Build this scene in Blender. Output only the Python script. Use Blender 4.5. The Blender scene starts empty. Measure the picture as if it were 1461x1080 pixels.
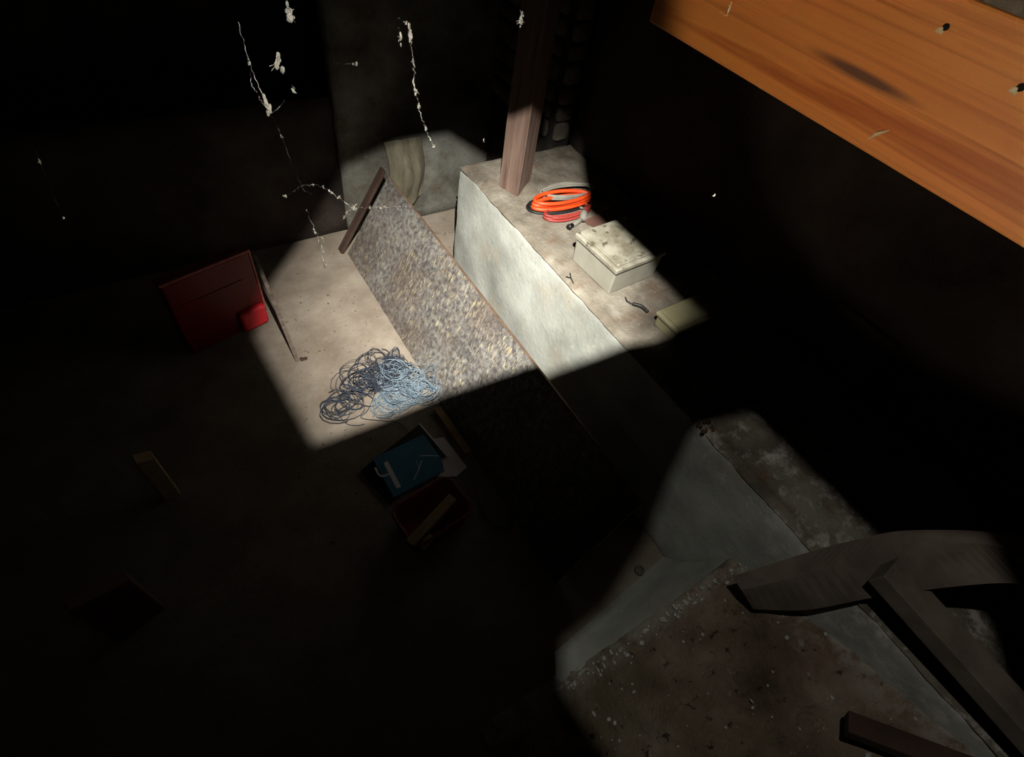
import bpy, bmesh, math, random
from mathutils import Vector, Matrix, noise
random.seed(7)
S = bpy.context.scene
COL = S.collection

# ------------------------------------------------------------ camera
F = 772.0
def vn(a):
    return Vector(a).normalized()
_v = vn((-132, 625, 772)); _a = vn((-830, -1130, 772))
_z = -_v; _y = (_a - _a.dot(_z) * _z).normalized(); _x = _y.cross(_z)
# image axes (right, down, forward) -> world rows _x, _y, _z
right = Vector((_x[0], _y[0], _z[0])); down = Vector((_x[1], _y[1], _z[1])); fwd = Vector((_x[2], _y[2], _z[2]))
cam = bpy.data.cameras.new('camera'); co = bpy.data.objects.new('camera', cam); COL.objects.link(co)
M = Matrix.Identity(4)
for i in range(3):
    M[i][0] = right[i]; M[i][1] = -down[i]; M[i][2] = -fwd[i]
M[0][3], M[1][3], M[2][3] = 0, 0, 2.4
co.matrix_world = M
cam.sensor_fit = 'HORIZONTAL'; cam.sensor_width = 36; cam.lens = 36 * F / 1461
cam.clip_start = 0.02; cam.clip_end = 50
S.camera = co
# ------------------------------------------------------------ world, exposure
w = bpy.data.worlds.new('dark'); S.world = w; w.use_nodes = True
w.node_tree.nodes['Background'].inputs[0].default_value = (0, 0, 0, 1)
w.node_tree.nodes['Background'].inputs[1].default_value = 0
S.view_settings.view_transform = 'Standard'; S.view_settings.look = 'None'
S.view_settings.exposure = 0; S.view_settings.gamma = 1; S.view_settings.use_curve_mapping = False
# ------------------------------------------------------------ lights
def spot(name, loc, target, power, ang, blend, rad, col):
    l = bpy.data.lights.new(name, 'SPOT'); l.energy = power; l.spot_size = math.radians(ang)
    l.spot_blend = blend; l.shadow_soft_size = rad; l.color = col
    o = bpy.data.objects.new(name, l); COL.objects.link(o); o.location = loc
    o.rotation_euler = (Vector(target) - Vector(loc)).to_track_quat('-Z', 'Y').to_euler()
    return o
LT = (0.15, 0.15, 3.05)
spot('torch_hot_spot', LT, (1.14, 1.80, 0.40), 2150, 42, 1.0, 0.0075, (1.0, 0.97, 0.90))
spot('torch_spill', LT, (1.05, 0.0, 0.4), 50, 110, 0.6, 0.0075, (1.0, 0.97, 0.9))
spot('beam_fill_light', (-0.10, 0.08, 2.08), (0.9, 0.20, 2.18), 21, 62, 0.22, 0.012, (1.0, 0.86, 0.66))  # added lamp away from the camera, brightens the orange beam alone
spot('cobweb_fill_light', (0.07, 0.22, 2.33), (0.09, 0.44, 2.20), 1.3, 120, 0.6, 0.01, (1.0, 0.95, 0.85))  # added lamp close to the cobwebs to brighten them, no source there
pl = bpy.data.lights.new('booklet_fill_light', 'POINT'); pl.energy = 0.085; pl.shadow_soft_size = 0.05; pl.color = (1, 0.82, 0.66)  # added fill lamp with no visible source, lifts the booklets and board foot
po = bpy.data.objects.new('booklet_fill_light', pl); COL.objects.link(po); po.location = (0.60, 1.00, 0.76)

# ------------------------------------------------------------ materials
K = 0.62      # overall paleness of the cellar's surfaces
def rgb(r, g, b):
    f = lambda c: (c / 255 / 12.92) if c / 255 <= 0.04045 else ((c / 255 + 0.055) / 1.055) ** 2.4
    return (f(r) * K, f(g) * K, f(b) * K, 1)
class MT:
    def __init__(s, name, rough=0.8, spec=0.3):
        s.m = bpy.data.materials.new(name); s.m.use_nodes = True; s.nt = s.m.node_tree
        s.b = s.nt.nodes['Principled BSDF']; s.b.inputs['Roughness'].default_value = rough
        s.b.inputs['Specular IOR Level'].default_value = spec
        s.tc = s.nt.nodes.new('ShaderNodeTexCoord')
    def n(s, t): return s.nt.nodes.new(t)
    def l(s, a, b): s.nt.links.new(a, b)
    def mapp(s, scale=(1, 1, 1), rot=(0, 0, 0), loc=(0, 0, 0)):
        m = s.n('ShaderNodeMapping'); m.inputs['Scale'].default_value = scale
        m.inputs['Rotation'].default_value = rot; m.inputs['Location'].default_value = loc
        s.l(s.tc.outputs['Object'], m.inputs[0]); return m.outputs[0]
    def noise(s, scale, detail=6, vec=None, rough=0.6, dist=0):
        t = s.n('ShaderNodeTexNoise'); t.inputs['Scale'].default_value = scale
        t.inputs['Detail'].default_value = detail; t.inputs['Roughness'].default_value = rough
        t.inputs['Distortion'].default_value = dist
        s.l(vec if vec else s.tc.outputs['Object'], t.inputs['Vector']); return t.outputs['Fac']
    def ramp(s, fac, stops):
        r = s.n('ShaderNodeValToRGB'); s.l(fac, r.inputs[0]); e = r.color_ramp.elements
        while len(e) < len(stops): e.new(0.5)
        for k, (p, c) in enumerate(stops):
            e[k].position = p; e[k].color = c if not isinstance(c, (int, float)) else (c, c, c, 1)
        return r.outputs[0]
    def mix(s, fac, a, b, mode='MIX'):
        m = s.n('ShaderNodeMix'); m.data_type = 'RGBA'; m.blend_type = mode
        for v, k in ((fac, 0), (a, 6), (b, 7)):
            if isinstance(v, (int, float)) or isinstance(v, tuple): m.inputs[k].default_value = v
            else: s.l(v, m.inputs[k])
        return m.outputs[2]
    def col(s, c):
        if isinstance(c, tuple): s.b.inputs['Base Color'].default_value = c
        else: s.l(c, s.b.inputs['Base Color'])
    def bump(s, h, strength=0.4, dist=0.01):
        b = s.n('ShaderNodeBump'); b.inputs['Strength'].default_value = strength
        b.inputs['Distance'].default_value = dist; s.l(h, b.inputs['Height'])
        s.l(b.outputs[0], s.b.inputs['Normal'])
def simple(name, c1, c2, scale=8, rough=0.7, bump=0.2, spec=0.3, stretch=(1, 1, 1), metal=0):
    t = MT(name, rough, spec); v = t.mapp(stretch)
    f = t.noise(scale, 6, v); t.col(t.ramp(f, [(0.3, c1), (0.7, c2)]))
    if bump: t.bump(t.noise(scale * 5, 4, v), bump, 0.003)
    t.b.inputs['Metallic'].default_value = metal
    return t.m
def concrete(name, base, light, dark, warm, sc=1.0, bmp=0.5, lime=None):
    t = MT(name, 0.92, 0.2)
    c = t.ramp(t.noise(2.2 * sc, 8), [(0.32, dark), (0.5, base), (0.68, light)])
    c = t.mix(t.ramp(t.noise(5 * sc, 5, t.mapp(loc=(3, 1, 2))), [(0.52, 0.0), (0.7, 0.7)]), c, warm)
    c = t.mix(t.ramp(t.noise(38 * sc, 3, t.mapp(loc=(7, 3, 5))), [(0.62, 0.0), (0.72, 0.55)]), c, dark)
    c = t.mix(t.ramp(t.noise(26 * sc, 5, t.mapp(loc=(1, 8, 4))), [(0.60, 0.0), (0.72, 0.5)]), c, light)
    if lime:
        sp = t.n('ShaderNodeSeparateXYZ'); t.l(t.tc.outputs['Object'], sp.inputs[0])
        band = t.ramp(sp.outputs['Z'], [(lime[0], 0.0), (lime[1], 1.0)])
        near = t.ramp(sp.outputs['Y'], [(0.30, 1.0), (0.8, 0.15)])
        pat = t.ramp(t.noise(9, 9, t.mapp(loc=(2, 2, 2)), 0.7), [(0.52, 0.0), (0.64, 0.6 if lime[1] < 0.75 else 0.9)])
        c = t.mix(t.mix(1.0, t.mix(1.0, band, near, 'MULTIPLY'), pat, 'MULTIPLY'), c, rgb(236, 230, 222))
    t.col(c); t.bump(t.noise(30 * sc, 8), bmp, 0.008); return t.m
m_face = concrete('grey_render', rgb(186, 188, 178), rgb(214, 216, 206), rgb(150, 152, 143), rgb(186, 176, 156), 1.0, 0.35, (0.55, 0.78))
m_top = concrete('dusty_concrete_top', rgb(120, 112, 99), rgb(150, 143, 129), rgb(84, 77, 67), rgb(106, 85, 66), 2.0, 0.7, (0.5, 0.7))
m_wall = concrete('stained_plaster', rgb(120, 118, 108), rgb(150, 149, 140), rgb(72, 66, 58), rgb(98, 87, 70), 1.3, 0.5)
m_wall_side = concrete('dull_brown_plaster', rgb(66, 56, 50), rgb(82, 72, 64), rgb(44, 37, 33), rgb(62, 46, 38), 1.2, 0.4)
m_floor = concrete('dusty_floor', rgb(142, 130, 116), rgb(160, 149, 134), rgb(120, 108, 94), rgb(138, 124, 106), 1.6, 0.3)
m_stone = concrete('rubble_stone', rgb(96, 88, 80), rgb(128, 120, 110), rgb(62, 56, 50), rgb(92, 74, 62), 3.0, 0.9)
m_mortar = concrete('dark_mortar', rgb(38, 34, 30), rgb(52, 48, 44), rgb(22, 20, 18), rgb(40, 32, 26), 4.0, 0.9)
def mound_mat():
    t = MT('crumbling_brown_concrete', 0.95, 0.15)
    c = t.ramp(t.noise(3.0, 8), [(0.3, rgb(104, 84, 70)), (0.5, rgb(156, 134, 114)), (0.7, rgb(196, 180, 158))])
    c = t.mix(t.ramp(t.noise(2.0, 4, t.mapp(loc=(5, 2, 1))), [(0.5, 0.0), (0.68, 0.45)]), c, rgb(136, 132, 92))
    c = t.mix(t.ramp(t.noise(22, 5, t.mapp(loc=(9, 3, 1))), [(0.66, 0.0), (0.72, 0.8)]), c, rgb(190, 186, 172))
    c = t.mix(t.ramp(t.noise(30, 3, t.mapp(loc=(2, 3, 7))), [(0.62, 0.0), (0.70, 0.8)]), c, rgb(36, 28, 24))
    sp = t.n('ShaderNodeSeparateXYZ'); t.l(t.tc.outputs['Object'], sp.inputs[0])
    ridge = t.ramp(sp.outputs['Y'], [(0.0, 0.0), (0.075, 1.0)])
    side = t.ramp(sp.outputs['X'], [(0.5, 0.0), (1.0, 0.0)])
    mx = t.n('ShaderNodeMath'); mx.operation = 'MULTIPLY_ADD'; t.l(sp.outputs['X'], mx.inputs[0]); mx.inputs[1].default_value = 12; mx.inputs[2].default_value = -15.6
    pat = t.ramp(t.noise(10, 9, t.mapp(loc=(6, 2, 2)), 0.7), [(0.40, 0.0), (0.52, 0.95)])
    both = t.mix(1.0, ridge, t.ramp(mx.outputs[0], [(0.0, 0.0), (1.0, 1.0)]), 'LIGHTEN')
    c = t.mix(t.mix(1.0, both, pat, 'MULTIPLY'), c, rgb(206, 196, 180))
    t.col(c); t.bump(t.noise(20, 10, rough=0.7), 1.0, 0.035); return t.m
m_mound = mound_mat()
def osb_mat():
    t = MT('worn_strand_board', 0.75, 0.35)
    # board is built in its own frame: x along the length, y up the width
    c = t.ramp(t.noise(4, 8), [(0.3, rgb(84, 80, 78)), (0.5, rgb(114, 110, 106)), (0.72, rgb(146, 143, 138))])
    c = t.mix(t.ramp(t.noise(34, 5), [(0.40, 0.75), (0.56, 0.0)]), c, rgb(58, 54, 54))
    c = t.mix(t.ramp(t.noise(30, 5, t.mapp(loc=(4, 4, 4))), [(0.52, 0.0), (0.66, 0.55)]), c, rgb(160, 158, 152))
    c = t.mix(t.ramp(t.noise(2.2, 5, t.mapp(loc=(8, 1, 3))), [(0.45, 0.0), (0.62, 0.45)]), c, rgb(98, 80, 66))
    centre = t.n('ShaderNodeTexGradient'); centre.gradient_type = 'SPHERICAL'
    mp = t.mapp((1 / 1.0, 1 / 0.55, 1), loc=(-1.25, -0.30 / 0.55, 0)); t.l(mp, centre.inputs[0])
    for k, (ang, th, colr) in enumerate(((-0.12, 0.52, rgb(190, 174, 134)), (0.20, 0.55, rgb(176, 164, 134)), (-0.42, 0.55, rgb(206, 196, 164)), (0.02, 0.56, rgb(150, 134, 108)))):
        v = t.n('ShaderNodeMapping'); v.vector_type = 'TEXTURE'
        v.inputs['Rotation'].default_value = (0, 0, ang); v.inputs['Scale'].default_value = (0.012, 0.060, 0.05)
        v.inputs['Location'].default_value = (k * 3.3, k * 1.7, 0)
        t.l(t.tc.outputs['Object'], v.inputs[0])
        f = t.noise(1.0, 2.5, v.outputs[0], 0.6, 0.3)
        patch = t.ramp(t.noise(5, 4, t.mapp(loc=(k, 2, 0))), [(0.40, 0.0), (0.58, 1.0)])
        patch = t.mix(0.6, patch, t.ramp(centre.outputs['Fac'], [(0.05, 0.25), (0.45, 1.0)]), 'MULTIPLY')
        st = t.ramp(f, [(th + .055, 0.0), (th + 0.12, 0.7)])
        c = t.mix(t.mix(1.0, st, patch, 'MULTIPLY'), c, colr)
    t.col(c); t.bump(t.noise(60, 6), 0.5, 0.006); return t.m
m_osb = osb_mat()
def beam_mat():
    t = MT('orange_varnished_softwood', 0.5, 0.35)
    v = t.mapp((7.0, 0.55, 15.0), (0.10, 0, 0))
    f = t.noise(1.2, 5, v, 0.55, 0.6)
    c = t.ramp(f, [(0.22, rgb(172, 98, 44)), (0.42, rgb(196, 122, 58)), (0.55, rgb(204, 130, 64)), (0.62, rgb(166, 92, 40)), (0.75, rgb(200, 126, 60))])
    v2 = t.mapp((10, 0.9, 90.0), (0.06, 0, 0))
    c = t.mix(t.ramp(t.noise(1.0, 3, v2), [(0.36, 0.40), (0.5, 0.0)]), c, rgb(136, 72, 34))
    # old soot mark along the grain
    g = t.n('ShaderNodeTexGradient'); g.gradient_type = 'SPHERICAL'
    mp = t.mapp((1, 1 / 0.11, 1 / 0.010), (0, 0, 0), (0, -0.425 / 0.11, -2.137 / 0.010))
    mp.node.inputs['Scale'].default_value = (0.01, 1 / 0.11, 1 / 0.010)
    t.l(mp, g.inputs[0])
    c = t.mix(t.ramp(g.outputs['Fac'], [(0.0, 0.0), (0.6, 0.85)]), c, rgb(70, 50, 44))
    t.col(c); t.bump(t.noise(1.0, 3, v2), 0.15, 0.002); return t.m
K = 1.0
m_beam = beam_mat()
K = 0.62
m_post = simple('reddish_old_timber', rgb(92, 72, 62), rgb(140, 116, 102), 3, 0.8, 0.5, 0.2, (12, 12, 1.0))
m_oldwood = simple('grey_brown_timber', rgb(86, 72, 62), rgb(134, 118, 106), 3, 0.85, 0.5, 0.2, (4, 4, 14))
m_batten = simple('pale_timber', rgb(150, 124, 90), rgb(188, 160, 120), 5, 0.8, 0.3, 0.2, (1, 6, 6))
m_rust = simple('rusty_brown_wood', rgb(70, 42, 30), rgb(112, 72, 50), 6, 0.85, 0.4)
m_rail = simple('weathered_timber', rgb(94, 82, 72), rgb(126, 112, 100), 9, 0.85, 0.4)
m_darkwood = simple('dark_brown_wood', rgb(54, 38, 30), rgb(82, 60, 48), 6, 0.9, 0.4)
m_ragedge = simple('board_edge', rgb(84, 64, 50), rgb(132, 106, 84), 14, 0.9, 0.5)
m_box = simple('grey_plastic', rgb(152, 149, 134), rgb(168, 165, 150), 10, 0.5, 0.08)
m_box2 = simple('yellowed_plastic', rgb(134, 128, 98), rgb(150, 144, 112), 10, 0.5, 0.08)
def lid_mat():
    t = MT('dirty_lid', 0.7, 0.3)
    c = t.ramp(t.noise(9, 6), [(0.35, rgb(116, 110, 92)), (0.6, rgb(164, 160, 144))])
    c = t.mix(t.ramp(t.noise(24, 6, t.mapp(loc=(4, 1, 0))), [(0.56, 0.0), (0.64, 0.85)]), c, rgb(70, 62, 46))
    t.col(c); t.bump(t.noise(50, 4), 0.4, 0.002); return t.m
m_lid = lid_mat()
m_orange = simple('orange_rubber', rgb(224, 66, 24), rgb(236, 84, 34), 6, 0.45, 0.05)
m_dred = simple('dull_red_rubber', rgb(140, 50, 44), rgb(168, 68, 58), 6, 0.5, 0.05)
m_grey = simple('grey_rubber', rgb(112, 108, 98), rgb(150, 146, 134), 9, 0.7, 0.1)
m_black = simple('black_rubber', rgb(22, 22, 22), rgb(38, 36, 34), 8, 0.5, 0.1)
m_dtwine = simple('dark_blue_grey_cord', rgb(34, 40, 50), rgb(62, 70, 84), 20, 0.7, 0.1)
m_btwine = simple('pale_blue_cord', rgb(84, 102, 118), rgb(142, 158, 168), 20, 0.7, 0.1)
m_redshade = simple('shaded_red_plastic', rgb(100, 9, 9), rgb(122, 15, 15), 5, 0.4, 0.05)  # case body red darkened: its shade is put into the colour
m_redlit = simple('lit_red_plastic', rgb(200, 30, 40), rgb(226, 50, 58), 5, 0.4, 0.05)  # same case's lit foot: the light on it is put into a brighter red
m_redrim = simple('scuffed_red_rim', rgb(150, 60, 54), rgb(190, 110, 100), 30, 0.6, 0.2)
m_maroon = simple('maroon_plastic', rgb(112, 36, 30), rgb(134, 50, 40), 5, 0.5, 0.1)
m_cover = simple('teal_blue_cover', rgb(56, 108, 140), rgb(76, 134, 162), 6, 0.45, 0.03)
m_black_card = simple('black_card', rgb(10, 12, 18), rgb(20, 22, 30), 8, 0.6, 0.05)
m_white = simple('white_paper', rgb(228, 220, 222), rgb(240, 234, 234), 5, 0.8, 0.05)
m_print = simple('white_print', rgb(228, 232, 234), rgb(240, 242, 242), 5, 0.6, 0)
K = 1.0
m_web = simple('dusty_web', rgb(224, 218, 204), rgb(240, 236, 226), 5, 0.9, 0)
K = 0.62
m_slab = simple('brown_tile', rgb(92, 62, 52), rgb(116, 84, 72), 6, 0.85, 0.4)
m_slab2 = simple('grey_slab', rgb(100, 96, 88), rgb(128, 122, 112), 6, 0.9, 0.4)
m_sack = simple('stained_sacking', rgb(100, 92, 74), rgb(140, 134, 116), 4, 0.95, 0.4, 0.1, (5, 5, 1))
m_dirt = simple('dirt_crumbs', rgb(88, 76, 62), rgb(150, 138, 118), 3, 0.95, 0)
m_straw = simple('straw', rgb(226, 208, 166), rgb(246, 232, 196), 3, 0.8, 0)
m_hole = simple('dark_hole', rgb(14, 8, 5), rgb(24, 14, 8), 3, 0.9, 0)
m_ceil = simple('ceiling_boards', rgb(34, 26, 20), rgb(48, 38, 30), 3, 0.9, 0.3)

# ------------------------------------------------------------ object helpers
def link(o, parent=None):
    COL.objects.link(o)
    if parent: o.parent = parent
    return o
def tag(o, label=None, cat=None, group=None, kind=None):
    if label: o['label'] = label
    if cat: o['category'] = cat
    if group: o['group'] = group
    if kind: o['kind'] = kind
    return o
def empty(name, loc, label, cat, rz=0, group=None):
    o = bpy.data.objects.new(name, None); o.location = loc; o.rotation_euler = (0, 0, rz)
    o.empty_display_size = 0.05; link(o); return tag(o, label, cat, group)
def obj(name, bm, mat, parent=None, smooth=False, mat4=None):
    me = bpy.data.meshes.new(name)
    bmesh.ops.recalc_face_normals(bm, faces=bm.faces)
    bm.to_mesh(me); bm.free()
    me.materials.append(mat)
    if smooth:
        for p in me.polygons: p.use_smooth = True
    o = bpy.data.objects.new(name, me); link(o, parent)
    if mat4: o.matrix_local = mat4
    return o
def add_box(bm, c, s, bev=0, seg=2, rot=None, cuts=0):
    r = bmesh.ops.create_cube(bm, size=1)
    vs = r['verts']
    for v in vs: v.co = Vector((v.co.x * s[0], v.co.y * s[1], v.co.z * s[2]))
    if bev:
        es = list({e for v in vs for e in v.link_edges})
        g = bmesh.ops.bevel(bm, geom=es, offset=bev, segments=seg, affect='EDGES', profile=0.5)
        vs = list({v for f in g['faces'] for v in f.verts} | {v for v in vs if v.is_valid})
    for v in vs:
        if rot: v.co = rot @ v.co
        v.co += Vector(c)
    return vs
def box(name, c, s, mat, parent=None, bev=0.004, rot=None, seg=2):
    bm = bmesh.new(); add_box(bm, c, s, bev, seg, rot); return obj(name, bm, mat, parent)
def rough_box(x0, x1, y0, y1, z0, z1, step, amp, seed=0, bevel=0.0, scale=6):
    bm = bmesh.new(); add_box(bm, ((x0 + x1) / 2, (y0 + y1) / 2, (z0 + z1) / 2), (x1 - x0, y1 - y0, z1 - z0))
    if bevel: bmesh.ops.bevel(bm, geom=bm.edges[:], offset=bevel, segments=3, affect='EDGES', profile=0.5)
    for ax, a, b in ((0, x0, x1), (1, y0, y1), (2, z0, z1)):
        n = int((b - a) / step)
        for k in range(1, n):
            no = [0, 0, 0]; no[ax] = 1; p = [0, 0, 0]; p[ax] = a + (b - a) * k / n
            bmesh.ops.bisect_plane(bm, geom=bm.verts[:] + bm.edges[:] + bm.faces[:], plane_co=p, plane_no=no)
    bm.normal_update()
    for v in bm.verts:
        d = noise.fractal(v.co * scale + Vector((seed, 0, 0)), 1.0, 2.0, 4)
        v.co += v.normal * d * amp
    return bm
def tube(bm, pts, r, seg=6, radii=None, closed=False):
    pts = [Vector(p) for p in pts]; n = len(pts); rings = []
    up = Vector((0.31, 0.17, 0.93)).normalized()
    for i, p in enumerate(pts):
        a = pts[(i - 1) % n] if (closed or i > 0) else p
        b = pts[(i + 1) % n] if (closed or i < n - 1) else p
        t = (b - a).normalized() if (b - a).length > 1e-9 else Vector((0, 0, 1))
        s = t.cross(up)
        if s.length < 1e-3: s = t.cross(Vector((1, 0, 0)))
        s.normalize(); u = s.cross(t)
        rr = radii[i] if radii else r
        rings.append([bm.verts.new(p + (s * math.cos(q) + u * math.sin(q)) * rr) for q in [2 * math.pi * k / seg for k in range(seg)]])
    for i in range(n if closed else n - 1):
        A, B = rings[i], rings[(i + 1) % n]
        for k in range(seg): bm.faces.new((A[k], A[(k + 1) % seg], B[(k + 1) % seg], B[k]))
    if not closed:
        bm.faces.new(rings[0][::-1]); bm.faces.new(rings[-1])
def spline(pts, sub=6, closed=False):
    pts = [Vector(p) for p in pts]; n = len(pts); out = []
    rng = range(n if closed else n - 1)
    for i in rng:
        if closed: p0, p1, p2, p3 = pts[(i - 1) % n], pts[i], pts[(i + 1) % n], pts[(i + 2) % n]
        else: p0, p1, p2, p3 = pts[max(i - 1, 0)], pts[i], pts[i + 1], pts[min(i + 2, n - 1)]
        for k in range(sub):
            t = k / sub
            out.append(0.5 * ((2 * p1) + (p2 - p0) * t + (2 * p0 - 5 * p1 + 4 * p2 - p3) * t * t + (3 * p1 - p0 - 3 * p2 + p3) * t ** 3))
    if not closed: out.append(pts[-1])
    return out
def struct(o): o['kind'] = 'structure'; return o

# ------------------------------------------------------------ room shell
def floor_grid():
    bm = bmesh.new(); nx, ny = 80, 90
    g = [[bm.verts.new((-1.9 + 4.1 * i / nx, -1.7 + 4.9 * j / ny, 0)) for j in range(ny + 1)] for i in range(nx + 1)]
    for r in g:
        for v in r: v.co.z = -0.004 + 0.004 * noise.fractal(v.co * 2.2, 1, 2, 4)
    for i in range(nx):
        for j in range(ny): bm.faces.new((g[i][j], g[i + 1][j], g[i + 1][j + 1], g[i][j + 1]))
    return bm
struct(obj('floor', floor_grid(), m_floor, smooth=True))
struct(obj('wall_back', rough_box(0.95, 2.06, 3.10, 3.25, -0.02, 2.6, 0.09, 0.012, 3), m_wall, smooth=True))
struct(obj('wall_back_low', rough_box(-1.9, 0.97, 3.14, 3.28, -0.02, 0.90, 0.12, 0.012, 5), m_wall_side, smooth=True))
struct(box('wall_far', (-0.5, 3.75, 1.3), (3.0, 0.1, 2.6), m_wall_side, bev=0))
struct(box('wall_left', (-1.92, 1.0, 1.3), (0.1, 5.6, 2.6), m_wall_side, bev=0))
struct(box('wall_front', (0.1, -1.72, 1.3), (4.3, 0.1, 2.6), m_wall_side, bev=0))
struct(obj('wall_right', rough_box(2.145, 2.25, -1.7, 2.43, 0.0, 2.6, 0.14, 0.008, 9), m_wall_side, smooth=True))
# ceiling added out of view; its two openings are cut to shape the torchlight
MASK_HOLES = [[(.154, .356), (.146, .480), (.160, .522), (.205, .572), (.293, .668), (.36, .690), (.43, .689), (.449, .66), (.472, .627), (.525, .622), (.546, .650), (.568, .655),
          (.563, .60), (.484, .48), (.484, .298), (.417, .300), (.396, .306), (.345, .331), (.254, .357), (.196, .356)],
         [(.393, .219), (.36, .203), (.327, .182), (.272, .160), (.237, .158), (.223, .137), (.225, .098), (.262, -.12),
          (.405, -.14), (.43, -.01), (.462, .02), (.478, .055), (.447, .085), (.445, .208), (.425, .213)]]
def ceiling_mask():
    cu = bpy.data.curves.new('ceil', 'CURVE'); cu.dimensions = '2D'; cu.fill_mode = 'BOTH'; cu.extrude = 0.004
    for pts in [[(-1.97, -1.77), (2.25, -1.77), (2.25, 3.8), (-1.97, 3.8)]] + MASK_HOLES:
        sp = cu.splines.new('POLY'); sp.points.add(len(pts) - 1); sp.use_cyclic_u = True
        for k, p in enumerate(pts): sp.points[k].co = (p[0], p[1], 0, 1)
    t = bpy.data.objects.new('t', cu); COL.objects.link(t)
    me = bpy.data.meshes.new_from_object(t.evaluated_get(bpy.context.evaluated_depsgraph_get()))
    bpy.data.objects.remove(t); me.name = 'ceiling_mask'; me.materials.clear(); me.materials.append(m_ceil)
    o = bpy.data.objects.new('ceiling_mask', me); o.location = (0, 0, 2.604); link(o); struct(o)
ceiling_mask()

# stone pier at the far end of the ledge
def pier():
    bm = rough_box(2.00, 2.14, 2.43, 3.12, 0.0, 2.6, 0.12, 0.006, 2)
    p = struct(obj('wall_pier', bm, m_mortar))
    rnd = random.Random(5)
    z = 0.83; k = 0
    while z < 2.3:
        h = rnd.uniform(0.09, 0.13)
        for face in range(2):
            if face == 0: c = (2.062 + rnd.uniform(-.006, .006), 2.428, z + h / 2); s = (0.105, 0.05, h - 0.012)
            else:
                c = None
            if c:
                b = bmesh.new(); bmesh.ops.create_icosphere(b, subdivisions=2, radius=0.5)
                for v in b.verts:
                    q = v.co * 2
                    q = Vector([math.copysign(abs(a) ** 0.4, a) for a in q])
                    q *= 1 + 0.10 * noise.noise(v.co * 3 + Vector((k, 0, 0)))
                    v.co = Vector((q.x * s[0] / 2 + c[0], q.y * s[1] / 2 + c[1], q.z * s[2] / 2 + c[2]))
                obj('stone', b, m_stone, p, True)
            if face == 1:
                y = 2.46
                while y < 3.05:
                    wd = rnd.uniform(0.10, 0.2); b = bmesh.new(); bmesh.ops.create_icosphere(b, subdivisions=2, radius=0.5)
                    for v in b.verts:
                        q = Vector([math.copysign(abs(a * 2) ** 0.38, a) for a in v.co])
                        q *= 1 + 0.10 * noise.noise(v.co * 3 + Vector((k, 3, 0)))
                        v.co = Vector((2.0 + q.x * 0.022, y + wd / 2 + q.y * (wd - .012) / 2, z + h / 2 + q.z * (h - .012) / 2))
                    obj('stone', b, m_stone, p, True); y += wd; k += 1
        z += h; k += 1
pier()

# ------------------------------------------------------------ concrete ledge
lb = rough_box(1.39, 2.122, -1.66, 2.42, 0.0, 0.796, 0.045, 0.007, 1, 0.010, 5)
for v in lb.verts:                                   # rounded upper corner at the free end
    if v.co.z > 0.70 and v.co.y > 2.34:
        d = ((v.co.z - 0.70) / 0.1) * ((v.co.y - 2.34) / 0.08)
        v.co.z -= 0.03 * max(0, d); v.co.y -= 0.012 * max(0, d)
ledge = empty('concrete_ledge', (1.39, 0.4, 0), 'long rendered concrete ledge running along the wall under the boxes and cable coils', 'ledge')
def inv(o, p):
    o.matrix_parent_inverse = Matrix.Translation(-Vector(p.location)) if not p.rotation_euler.z else p.matrix_basis.inverted(); return o
lo = obj('ledge_body', lb, m_face, ledge, True); inv(lo, ledge)
# dusty top crust: thin uneven layer over the top
bm = bmesh.new(); nx, ny = 40, 190
g = []
for i in range(nx + 1):
    row = []
    for j in range(ny + 1):
        x = 1.393 + 0.727 * i / nx; y = -1.66 + 4.06 * j / ny
        if i == 0: x = 1.383 + 0.008 * (0.2 + noise.fractal(Vector((0, y * 7, 4)), 1, 2, 4))
        z = 0.814 - 0.008 * math.exp(-((x - 1.44) / .02) ** 2) * (1 if y < .6 else 0.3) + 0.007 * noise.fractal(Vector((x * 9, y * 9, 2)), 1, 2, 5)
        if i == 0 or j in (0, ny): z = 0.799
        row.append(bm.verts.new((x, y, z)))
    g.append(row)
for i in range(nx):
    for j in range(ny): bm.faces.new((g[i][j], g[i + 1][j], g[i + 1][j + 1], g[i][j + 1]))
inv(obj('dusty_crust', bm, m_top, ledge, True), ledge)

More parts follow.
